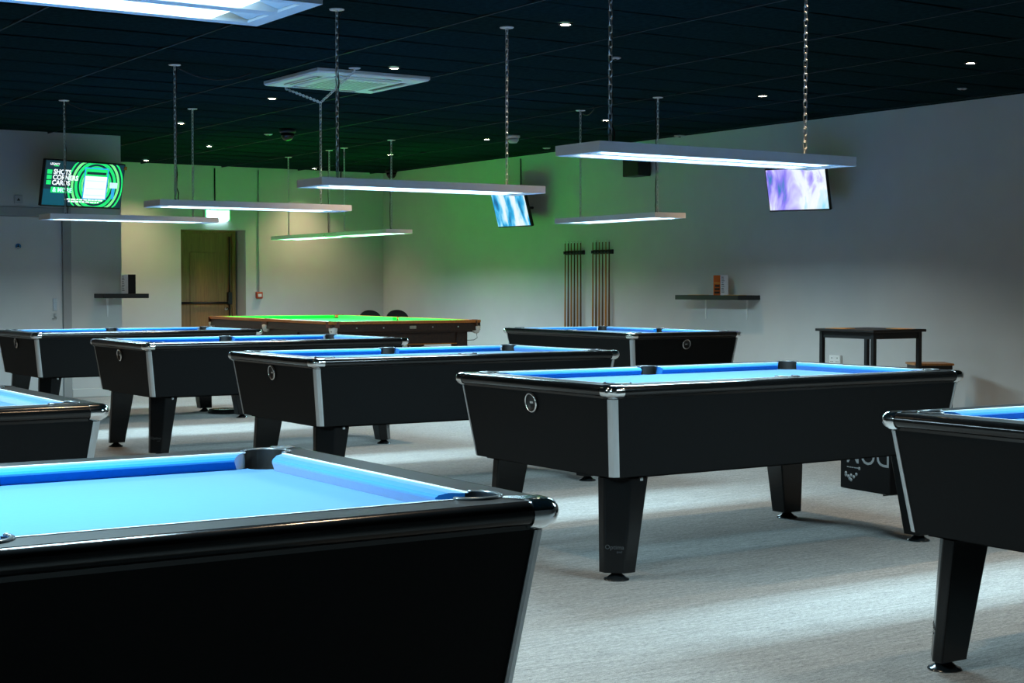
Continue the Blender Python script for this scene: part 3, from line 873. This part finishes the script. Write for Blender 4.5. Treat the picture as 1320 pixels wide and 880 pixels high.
# graphics of the left television, in screen units (0..1)
W3, H3 = 0.961, 0.457
def sp(u, v, k=0.0026): return M3 @ Vector((-W3/2 + u*W3, -k, 0.016 + v*H3))
def quad(u0, u1, v0, v1, m, k, name='screen_panel'):
    MB().add([sp(u0, v0, k), sp(u1, v0, k), sp(u1, v1, k), sp(u0, v1, k)], [(0,1,2,3)]).build(name, m, s3)
def annulus(cu, cv, r0, r1, m, k):
    vs = []; fs = []; n = 48
    ok = []
    for i in range(n):
        a = 2*PI*i/n
        for r in (r0, r1):
            x = cu*W3 + r*math.cos(a); z = cv*H3 + r*math.sin(a)
            x = min(max(x, W3*0.30), W3*0.998); z = min(max(z, 0.002), H3*0.998)
            vs.append(M3 @ Vector((-W3/2 + x, -k, 0.016 + z)))
    for i in range(n):
        j = (i+1) % n
        fs.append((2*i, 2*i+1, 2*j+1, 2*j))
    MB().add(vs, fs).build('screen_ring', m, s3)
quad(0.0, 0.30, 0.0, 0.36, 'screen_teal', 0.0024)
for (r0, r1, m) in [(0.155, 0.172, 'screen_green_light'), (0.176, 0.200, 'screen_green'), (0.222, 0.256, 'screen_green'), (0.272, 0.300, 'screen_green_light'), (0.325, 0.345, 'screen_green')]:
    annulus(0.645, 0.50, r0, r1, m, 0.0026)
quad(0.49, 0.80, 0.17, 0.90, 'screen_blue', 0.0030)
quad(0.505, 0.785, 0.70, 0.87, 'screen_green', 0.0034)
quad(0.52, 0.77, 0.74, 0.80, 'screen_ink', 0.0038)
quad(0.505, 0.785, 0.19, 0.70, 'screen_white', 0.0038)
for v in (0.25, 0.40, 0.58): quad(0.52, 0.77, v, v+0.03, 'screen_pale', 0.0042)
quad(0.83, 0.93, 0.45, 0.58, 'screen_pale', 0.0030); quad(0.86, 0.90, 0.20, 0.45, 'screen_blue', 0.0030)
for v in (0.70, 0.58, 0.46): quad(0.025, 0.085, v, v+0.095, 'screen_green', 0.0034)
quad(0.09, 0.36, 0.28, 0.41, 'screen_green', 0.0032)
def stext(s, u, v, size, m='screen_white', bold=0.002, k=0.0046):
    me = text_mesh(s, size, m, 0.0002, bold)
    o = place('screen_lettering', me, s3)
    p = sp(u, v, k)
    o.matrix_local = Matrix.Translation(p) @ M3 @ Matrix.Rotation(R(90), 4, 'X')
stext('SHOTS', 0.212, 0.750, 0.068); stext('CORNERS', 0.258, 0.627, 0.068); stext('CARDS', 0.208, 0.505, 0.068)
stext('& MORE', 0.232, 0.345, 0.064, 'screen_pale')
stext('LEGACY', 0.11, 0.925, 0.030, bold=0.001)
quad(0.10, 0.16, 0.875, 0.895, 'screen_green', 0.0040)
for v, a, b in ((0.135, 0.27, 0.76), (0.085, 0.32, 0.71)):
    u = a
    while u < b:
        w = random.uniform(0.02, 0.07)
        quad(u, min(u+w, b), v, v+0.030, 'screen_white', 0.0046, 'screen_caption')
        u += w + 0.010
MB().bbox(0.472, 0.507, -0.012, 0.0, 0.425, 0.460, 0.003, M=M3).build('sensor_clip', 'orange_card', tv3)

# ------------------------------------------------------------------ shelves and what stands on them
def make_shelf(loc, yaw, label, n_br, length, bpos):
    # local: back edge on y = 0, shelf towards -y, top at z = 0
    t = thing('wall_shelf', label, 'shelf', loc, yaw, 'black wall shelves')
    MB().bbox(-length/2, length/2, -0.30, 0.0, -0.048, 0, 0.003).build('board', 'plastic_black', t)
    for x in bpos:
        b = MB()
        b.add([(x-0.014, -0.008, -0.048), (x+0.014, -0.008, -0.048), (x+0.005, -0.008, -0.25), (x-0.005, -0.008, -0.25),
               (x-0.014, 0, -0.048), (x+0.014, 0, -0.048), (x+0.005, 0, -0.25), (x-0.005, 0, -0.25)],
              [(0,1,2,3), (4,7,6,5), (0,4,5,1), (1,5,6,2), (2,6,7,3), (3,7,4,0)])
        b.box(x-0.012, x+0.012, -0.22, -0.008, -0.053, -0.048)
        b.build('bracket', 'plastic_white', t)
    return t
make_shelf((XR, 12.53, 1.092), R(-90), 'black wall shelf with two white brackets on the right wall', 2, 1.00, (-0.343, 0.306))
make_shelf((5.735, YL, 1.105), 0, 'black wall shelf on the corner of the grey wall at left', 1, 0.50, (-0.105,))
# folded menu cards
def make_menu(loc, yaw, label, front, page):
    t = thing('menu_card', label, 'menu', loc, yaw, 'folded menu cards on the shelves')
    f = MB().bbox(-0.085, 0.0, -0.003, 0.003, 0, 0.205, 0.0008, M=Matrix.Rotation(R(26), 4, 'Z')).build('cover_leaf', front, t)
    p = MB().bbox(0.0, 0.085, -0.003, 0.003, 0, 0.205, 0.0008, M=Matrix.Rotation(R(-26), 4, 'Z')).build('page_leaf', page, t)
    return t, f, p
MF = Matrix.Rotation(R(26), 4, 'Z'); MP = Matrix.Rotation(R(-26), 4, 'Z')
m1, f1, p1 = make_menu((10.70, 12.45, 1.092), R(-33), 'folded menu card with orange cover on the right wall shelf', 'orange_card', 'paper_grey')
MB().box(-0.078, -0.006, -0.0045, -0.003, 0.118, 0.132, M=MF).build('cover_print', 'amber_card', f1)
for k in range(3):
    MB().box(-0.076+0.004*k, -0.012, -0.0045, -0.003, 0.018+0.034*k, 0.038+0.034*k, M=MF).build('cover_print', 'ink_black', f1)
for k in range(9):
    MB().box(0.012, 0.044-0.004*(k % 3), -0.0045, -0.003, 0.030+0.019*k, 0.037+0.019*k, M=MP).build('page_print', 'ink_black', p1)
m2, f2, p2 = make_menu((5.79, 16.38, 1.105), R(-15), 'folded menu card with dark right leaf on the left corner shelf', 'paper_grey', 'plastic_black')
for k in range(9):
    MB().box(-0.075, -0.045-0.004*(k % 3), -0.0045, -0.003, 0.030+0.019*k, 0.037+0.019*k, M=MF).build('page_print', 'ink_black', f2)
for i, (y, l) in enumerate(((12.80, 'left'), (12.22, 'right'))):
    o = MB().bbox(-0.10, 0.10, -0.06, 0.06, 0, 0.003, 0.0005).build('beer_mat', 'amber_card', None, (10.70, y, 1.0925), (0, 0, R(-90+8*i)))
    tag(o, 'flat orange mat lying on the right wall shelf, %s of the menu card' % l, 'mat', 'orange mats on the shelf')

# ------------------------------------------------------------------ cue racks
def cue(loc, m, label, lean, group):
    t = thing('cue', label, 'cue', loc, 0, group)
    L = 1.43
    MB().lathe([(0.0140, 0.0), (0.0150, 0.02), (0.0135, 0.30)], 8).build('butt', 'cue_butt', t)
    MB().lathe([(0.0135, 0.30), (0.0100, 0.75), (0.0058, L-0.02)], 8).build('shaft', m, t)
    MB().lathe([(0.0058, L-0.02), (0.0060, L-0.008), (0.0045, L)], 8).build('tip', 'plastic_white', t)
    t.rotation_euler = (0, R(lean), 0)
    return t
for r, (y0, y1, word) in enumerate(((15.07, 15.45, 'left'), (14.51, 14.89, 'right'))):
    rk = thing('cue_rack', 'black %s hand cue rack on the right wall' % word, 'cue rack', (XR, (y0+y1)/2, 0), 0, 'wall cue racks')
    w = (y1-y0)
    MB().bbox(-0.02, 0.0, -w/2, w/2, 1.555, 1.605, 0.003).build('upper_rail', 'plastic_black', rk)
    for k in range(6):
        y = -w/2 + w*(k+0.5)/6
        cl = MB().lathe([(0.0135, -0.016), (0.022, -0.016), (0.022, 0.016), (0.0135, 0.016)], 12, -0.042, y, ring=True)
        for v in range(len(cl.v)): cl.v[v] = (cl.v[v][0], cl.v[v][1], cl.v[v][2] + 1.58)
        cl.build('clip', 'plastic_black', rk)
    MB().bbox(-0.075, 0.0, -w/2, w/2, 0.235, 0.282, 0.003).build('lower_shelf', 'plastic_black', rk)
    for k in range(6):
        y = y1 - w*(k+0.5)/6
        orange = (r == 1 and k == 4)
        m = 'cue_orange' if orange else ('cue_ash', 'cue_brown')[k % 2]
        lab = 'brighter orange cue in the right hand wall rack' if orange else 'slim brown wooden cue, %s from the left in the %s hand wall rack' % (('first', 'second', 'third', 'fourth', 'fifth', 'sixth')[k], word)
        cue((XR-0.042, y, 0.283), m, lab, 0, 'cues in the %s hand rack' % word)

# ------------------------------------------------------------------ bistro table, stool, chairs
t = thing('bistro_table', 'black square table with thin legs beside the right wall', 'table', (9.55, 9.235, 0), R(-1))
MB().bbox(-0.298, 0.298, -0.336, 0.336, 0.815, 0.837, 0.004).build('table_top', 'plastic_black', t)
for sx in (-1, 1):
    for sy in (-1, 1):
        MB().bbox(sx*0.255-0.018, sx*0.255+0.018, sy*0.293-0.018, sy*0.293+0.018, 0, 0.815, 0.003).build('leg', 'plastic_black', t)
for sy in (-1, 1):
    MB().box(-0.237, 0.237, sy*0.293-0.010, sy*0.293+0.010, 0.762, 0.815).build('apron_rail', 'plastic_black', t)
for sx in (-1, 1):
    MB().box(sx*0.255-0.010, sx*0.255+0.010, -0.275, 0.275, 0.762, 0.815).build('apron_rail', 'plastic_black', t)
for i, (x, y, a, lab) in enumerate(((9.36, 9.39, 5, 'orange card lying at the left of the black square table'), (9.70, 9.04, -8, 'orange card lying at the right of the black square table'))):
    o = MB().bbox(-0.07, 0.07, -0.10, 0.10, 0, 0.003, 0.0005).build('menu_sheet', 'amber_card', None, (x, y, 0.8372), (0, 0, R(a)))
    tag(o, lab, 'card', 'orange cards on the square table')
t = thing('stool', 'low stool with slatted wooden seat and black frame by the right wall', 'stool', (10.43, 9.39, 0), R(-33))
SZ = 0.527
for k in range(5):
    y = -0.165 + 0.066*k
    MB().bbox(-0.168, 0.168, y+0.002, y+0.063, SZ-0.018, SZ, 0.003).build('seat_slat', 'stool_wood', t)
for sy in (-1, 1):
    MB().box(-0.155, 0.155, sy*0.145-0.010, sy*0.145+0.010, SZ-0.058, SZ-0.018).build('seat_rail', 'plastic_black', t)
for sx in (-1, 1):
    MB().box(sx*0.145-0.010, sx*0.145+0.010, -0.135, 0.135, SZ-0.058, SZ-0.018).build('seat_rail', 'plastic_black', t)
    for sy in (-1, 1):
        MB().bbox(sx*0.145-0.013, sx*0.145+0.013, sy*0.145-0.013, sy*0.145+0.013, 0, SZ-0.058, 0.002).build('leg', 'plastic_black', t)

def make_chair():
    t = thing('chair', 'x', 'chair')
    MB().bbox(-0.19, 0.19, -0.19, 0.19, 0.43, 0.46, 0.01).build('seat', 'plastic_black', t)
    rings = []
    for yy, dz in ((0.165, 0.0), (0.195, 0.0)):
        ring = []
        for i in range(17):
            a = PI*i/16
            ring.append((0.165*math.cos(a), yy + 0.03*abs(math.cos(a))**2 * -1, 0.70 + 0.155*math.sin(a)**0.8))
        ring += [(-0.15, yy-0.02, 0.60), (0.15, yy-0.02, 0.60)]
        rings.append(ring)
    MB().loft(rings).build('backrest', 'plastic_black', t)
    for sx in (-1, 1):
        MB().tube([(sx*0.16, -0.16, 0.43), (sx*0.175, -0.175, 0.0)], 0.012, 8).build('leg', 'dark_steel', t)
        MB().tube([(sx*0.16, 0.155, 0.43), (sx*0.175, 0.185, 0.0)], 0.012, 8).build('leg', 'dark_steel', t)
        MB().tube([(sx*0.13, 0.175, 0.66), (sx*0.15, 0.17, 0.43)], 0.011, 8).build('back_post', 'dark_steel', t)
    return t
c1 = make_chair(); c1.location = (10.17, 19.0, 0); c1.rotation_euler = (0, 0, R(-6))
tag(c1, 'dark chair behind the snooker table, left of the two rounded backs', 'chair', 'dark chairs in the far corner')
c2 = copy_tree(c1); c2.location = (10.61, 19.05, 0); c2.rotation_euler = (0, 0, R(-10))
tag(c2, 'dark chair behind the snooker table, right of the two rounded backs', 'chair', 'dark chairs in the far corner')

# ------------------------------------------------------------------ doors
d1 = struct(MB().bbox(DX0+0.05, DX1-0.08, YB+0.30, YB+0.345, 0.005, DZ-0.035, 0.004).build('door_1', 'door_wood'))
MB().bbox(DX0+0.24, DX1-0.30, YB+0.292, YB+0.30, 0.30, DZ-0.30, 0.003).build('door_panel', 'door_wood', d1)
fr = MB()
fr.box(DX0, DX0+0.05, YB+0.28, YB+0.39, 0, DZ); fr.box(DX1-0.08, DX1-0.03, YB+0.28, YB+0.39, 0, DZ); fr.box(DX0+0.05, DX1-0.08, YB+0.28, YB+0.39, DZ-0.035, DZ)
struct(fr.build('trim_1', 'door_wood'))
MB().tube([(DX0+0.07, YB+0.25, 0.955), (DX1-0.12, YB+0.25, 0.955)], 0.016, 8).build('push_bar', 'plastic_black', d1)
MB().bbox(DX1-0.155, DX1-0.10, YB+0.235, YB+0.30, 0.93, 1.10, 0.004).build('bar_lock_case', 'plastic_black', d1)
MB().tube([(DX1-0.125, YB+0.265, 1.10), (DX1-0.125, YB+0.265, 1.86)], 0.011, 8).build('vertical_bolt', 'plastic_black', d1)
MB().tube([(DX1-0.125, YB+0.265, 0.93), (DX1-0.125, YB+0.265, 0.06)], 0.011, 8).build('vertical_bolt', 'plastic_black', d1)
MB().lathe([(0.026, 0), (0.026, 0.01), (0.012, 0.014), (0.012, 0.03), (0.020, 0.04), (0.001, 0.044)], 14, M=Matrix.Translation((DX1-0.165, YB+0.298, 0.87)) @ Matrix.Rotation(R(90), 4, 'X')).build('thumb_turn', 'chrome', d1)

d2 = struct(MB().bbox(LX0, LX1, YL+0.02, YL+0.065, 0.006, LZ, 0.003).build('door_2', 'door_paint'))
MB().bbox(LX1-0.105, LX1-0.06, YL+0.012, YL+0.021, 0.925, 1.055, 0.003).build('push_plate', 'steel', d2)
MB().bbox(LX1-0.095, LX1-0.066, YL+0.000, YL+0.021, 0.86, 0.895, 0.003).build('lock_turn', 'steel', d2)
MB().tube([(LX1-0.08, YL+0.01, 0.85), (LX1-0.08, YL-0.02, 0.84), (LX1-0.12, YL-0.02, 0.84)], 0.008, 8).build('door_handle', 'steel', d2)
Ms = Matrix.Translation((4.69, YL+0.020, 1.60)) @ Matrix.Rotation(R(90), 4, 'X')
sg = MB().lathe([(0.001, 0.0), (0.036, 0.0), (0.036, 0.003), (0.001, 0.003)], 24, M=Ms).build('round_sign', 'sign_blue', d2)
MB().lathe([(0.031, 0.003), (0.031, 0.0038), (0.036, 0.0038), (0.036, 0.003)], 24, M=Ms, ring=True).build('sign_rim', 'plastic_white', sg)
MB().lathe([(0.001, 0.003), (0.007, 0.003), (0.007, 0.0042), (0.001, 0.0042)], 12, 0, 0.012, M=Ms).build('sign_figure', 'ink_black', sg)
MB().add([(-0.012, -0.008, 0.0042), (0.012, -0.008, 0.0042), (0.007, 0.006, 0.0042), (-0.007, 0.006, 0.0042)], [(0,1,2,3)], M=Ms).build('sign_figure', 'ink_black', sg)
MB().add([(-0.022, -0.024, 0.0042), (0.022, -0.024, 0.0042), (0.016, -0.012, 0.0042), (-0.016, -0.012, 0.0042)], [(0,1,2,3)], M=Ms).build('sign_caption', 'plastic_white', sg)
f2_ = MB()
f2_.bbox(LX1, LX1+0.09, YL-0.012, YL+0.08, 0, LZ+0.10, 0.004); f2_.bbox(LX0-0.09, LX0, YL-0.012, YL+0.08, 0, LZ+0.10, 0.004)
f2_.bbox(LX0, LX1, YL-0.012, YL+0.08, LZ+0.004, LZ+0.10, 0.004)
struct(f2_.build('trim_2', 'frame_grey'))

# ------------------------------------------------------------------ small wall and ceiling things
ex = thing('exit_sign', 'lit emergency exit sign box above the wooden door', 'sign', (8.31, YB, 2.05))
MB().bbox(-0.175, 0.175, -0.06, 0.0, 0.02, 0.16, 0.004).build('sign_body', 'plastic_white', ex)
MB().box(-0.175, 0.175, -0.064, -0.060, 0.02, 0.16).build('sign_frame', 'sign_green', ex)
MB().box(-0.160, -0.005, -0.067, -0.064, 0.032, 0.150).build('lit_panel', 'sign_white', ex)
MB().box(0.010, 0.160, -0.067, -0.064, 0.032, 0.150).build('lit_panel', 'sign_white', ex)
MB().box(-0.15, 0.15, -0.055, -0.010, 0.014, 0.020).build('downward_lens', 'sign_white', ex)
cp = thing('call_point', 'red square fire call point on the back wall beside the door', 'call point', (8.925, YB, 1.06))
MB().bbox(-0.046, 0.046, -0.045, 0.0, -0.045, 0.045, 0.005).build('box', 'call_red', cp)
MB().box(-0.026, 0.026, -0.048, -0.045, -0.022, 0.018).build('press_glass', 'plastic_white', cp)
tag(MB().tube([(8.925, YB-0.012, 1.105), (8.925, YB-0.012, CEIL-0.02)], 0.010, 8).build('conduit', 'plastic_grey'), 'thin vertical conduit running down to the red call point', 'conduit', 'wall conduits')
tag(MB().tube([(8.29, YB-0.012, 2.21), (8.29, YB-0.012, CEIL-0.02)], 0.010, 8).build('conduit', 'cable_black'), 'thin dark conduit above the lit exit sign', 'conduit', 'wall conduits')
tag(MB().tube([(XR-0.010, 16.43, 2.30), (XR-0.010, 16.43, CEIL-0.02)], 0.007, 8).build('wall_cable', 'cable_black'), 'dark cable down the wall above the pale blue television', 'cable')
so = thing('power_socket', 'white double power socket on the right wall behind the square table', 'socket', (XR, 10.945, 0.48))
MB().bbox(-0.030, 0.0, -0.074, 0.074, -0.045, 0.045, 0.004).build('plate', 'plastic_white', so)
for y in (-0.036, 0.036):
    MB().box(-0.0315, -0.030, y-0.004, y+0.004, 0.010, 0.024).build('socket_slot', 'ink_black', so)
    for d in (-0.011, 0.011):
        MB().box(-0.0315, -0.030, y+d-0.005, y+d+0.005, -0.020, -0.014).build('socket_slot', 'ink_black', so)
    MB().bbox(-0.034, -0.029, y*0.35-0.006, y*0.35+0.006, 0.012, 0.030, 0.001).build('rocker_switch', 'plastic_white', so)
sw = thing('wall_switch', 'small grey square switch plate on the dark upper wall at far left', 'switch', (4.69, YL, 2.085))
MB().bbox(-0.044, 0.044, -0.012, 0.0, -0.044, 0.044, 0.003).build('plate', 'plastic_grey', sw)
MB().add([(-0.018, -0.0125, -0.012), (0.018, -0.0125, -0.012), (0, -0.0125, 0.018), (-0.018, -0.014, -0.012), (0.018, -0.014, -0.012), (0, -0.014, 0.018)], [(3,4,5),(0,1,4,3),(1,2,5,4),(2,0,3,5)]).build('arrow_mark', 'cue_butt', sw)
spk = thing('wall_speaker', 'black loudspeaker high on the right wall under the big strip light', 'speaker', (XR, 13.95, 2.40))
MB().bbox(-0.19, -0.02, -0.15, 0.15, 0, 0.20, 0.008).build('case', 'plastic_black', spk)
MB().box(-0.194, -0.19, -0.135, 0.135, 0.015, 0.185).build('grille', 'cable_black', spk)
MB().box(-0.02, 0.0, -0.04, 0.04, 0.05, 0.15).build('bracket', 'dark_steel', spk)
sm = thing('smoke_detector', 'white smoke detector on the ceiling right of the centre chain', 'detector', (9.21, 14.08, CEIL-0.004))
MB().lathe([(0.001, 0), (0.075, 0), (0.075, -0.020), (0.062, -0.030)], 24).build('base', 'plastic_white', sm)
MB().lathe([(0.062, -0.030), (0.060, -0.055), (0.040, -0.080), (0.001, -0.082)], 24).build('sensor_cap', 'plastic_grey', sm)
for x, y, r, m, lab in ((6.67, 8.89, 0.040, 'plastic_grey', 'small round grey disc on the ceiling behind the chain of the big right light'),
                        (10.06, 8.74, 0.040, 'plastic_grey', 'small round grey disc on the ceiling at the upper right, near the wall'),
                        (10.36, 15.13, 0.045, 'plastic_grey', 'small round grey disc on the ceiling above the pale blue television'),
                        (6.96, 15.35, 0.045, 'plastic_grey', 'small round grey disc on the ceiling left of the dark dome'),
                        (10.70, 13.12, 0.060, 'plastic_grey', 'flat grey disc on the ceiling edge above the big right strip light')):
    o = thing('ceiling_sensor', lab, 'sensor', (x, y, CEIL-0.004), 0, 'small ceiling discs')
    MB().lathe([(0.001, 0), (r, 0), (r, -0.006), (r*0.7, -0.012), (0.001, -0.013)], 18).build('cover', m, o)
    MB().lathe([(0.001, -0.013), (r*0.25, -0.013), (r*0.2, -0.020), (0.001, -0.021)], 12).build('sensor_eye', 'plastic_black', o)
for x, y, lab in ((6.92, 14.79, 'black dome camera on the green lit ceiling at centre left'), (10.55, 19.2, 'black dome camera in the far corner of the ceiling')):
    o = thing('dome_camera', lab, 'camera', (x, y, CEIL-0.004), 0, 'black dome cameras')
    MB().lathe([(0.001, 0), (0.085, 0), (0.085, -0.03), (0.070, -0.04)], 20).build('base', 'plastic_black', o)
    MB().lathe([(0.070, -0.04), (0.066, -0.075), (0.045, -0.105), (0.015, -0.118), (0.001, -0.119)], 20).build('dome', 'nose_black', o)

ac = thing('ceiling_air_conditioner', 'square white ceiling air conditioner cassette with four slots', 'air conditioner', (5.62, 10.95, CEIL-0.006))
h = 0.475
def sq(a, z): return [(-a, -a, z), (a, -a, z), (a, a, z), (-a, a, z)]
MB().loft([sq(h, 0), sq(h, -0.022), sq(h-0.012, -0.034), sq(0.30, -0.036)], False).build('cover_frame', 'ac_white', ac)
MB().loft([sq(0.30, -0.033), sq(0.30, -0.042), sq(0.285, -0.046)], True).build('intake_grille', 'ac_white', ac)
for k in range(12):
    x = -0.22 + 0.04*k
    MB().box(x-0.010, x+0.010, -0.24, 0.24, -0.0485, -0.046).build('grille_bar', 'plastic_grey', ac)
for a in range(4):
    M = Matrix.Rotation(R(90*a), 4, 'Z')
    MB().box(-0.27, 0.27, 0.335, 0.385, -0.0375, -0.036, M=M).build('air_slot', 'ac_slot', ac)
    MB().box(-0.27, 0.27, 0.375, 0.400, -0.043, -0.0375, M=M).build('air_flap', 'ac_white', ac)

# ------------------------------------------------------------------ on the floor
bx = thing('carton', 'black carton with upside down grey lettering on the floor behind the middle table', 'box', (6.69, 6.70, 0), R(-4))
# local: printed face on x = 0, box goes to +x, y from -0.42 to 0
MB().bbox(0.0, 0.30, -0.42, 0.0, 0.004, 0.34, 0.004).build('carton_body', 'carton_black', bx)
MB().add([(0.0, -0.37, 0.0), (0.0, -0.42, 0.004), (-0.05, -0.42, 0.0), (-0.004, -0.37, 0.004)], [(0,1,2,3)]).build('carton_flap', 'carton_black', bx)
def face_text(s, size, y, z, m='print_grey', bold=0.0):
    me = text_mesh(s, size, m, 0.0003, bold)
    o = place('carton_lettering', me, bx)
    # text right direction = +y seen upside down from -x
    rt = Vector((0, 1, 0)); up = Vector((0, 0, -1)); nn = rt.cross(up)
    Mx = Matrix((rt, up, nn)).transposed().to_4x4(); Mx.translation = (-0.0012, y, z)
    o.matrix_local = Mx
face_text('DOM', 0.16, -0.235, 0.218)
for k in range(5):
    MB().box(-0.0012, 0.0, -0.155+0.020*k, -0.139+0.020*k, 0.127, 0.133).build('carton_small_print', 'print_grey', bx)
MB().lathe([(0.001, 0), (0.010, 0), (0.010, 0.0012), (0.001, 0.0012)], 12, M=Matrix.Translation((0, -0.165, 0.128)) @ Matrix.Rotation(R(-90), 4, 'Y')).build('carton_dot', 'print_grey', bx)
for y, z in ((-0.050, 0.092), (-0.140, 0.092), (-0.072, 0.075), (-0.118, 0.075), (-0.050, 0.080), (-0.095, 0.082), (-0.095, 0.056), (-0.082, 0.062)):
    MB().lathe([(0.001, 0), (0.0105, 0), (0.0105, 0.0012), (0.001, 0.0012)], 12, M=Matrix.Translation((0, y, z)) @ Matrix.Rotation(R(-90), 4, 'Y')).build('carton_dot', 'print_grey', bx)
fb = thing('floor_pad', 'flat black round pad on the carpet under the farthest left pool table', 'pad', (5.80, 13.80, 0))
MB().lathe([(0.001, 0.0), (0.155, 0.0), (0.160, 0.012), (0.150, 0.034), (0.120, 0.040), (0.001, 0.042)], 28).build('pad_body', 'leg_black', fb)
MB().lathe([(0.156, 0.016), (0.163, 0.020), (0.156, 0.026)], 28, ring=True).build('pad_rim', 'nose_black', fb)
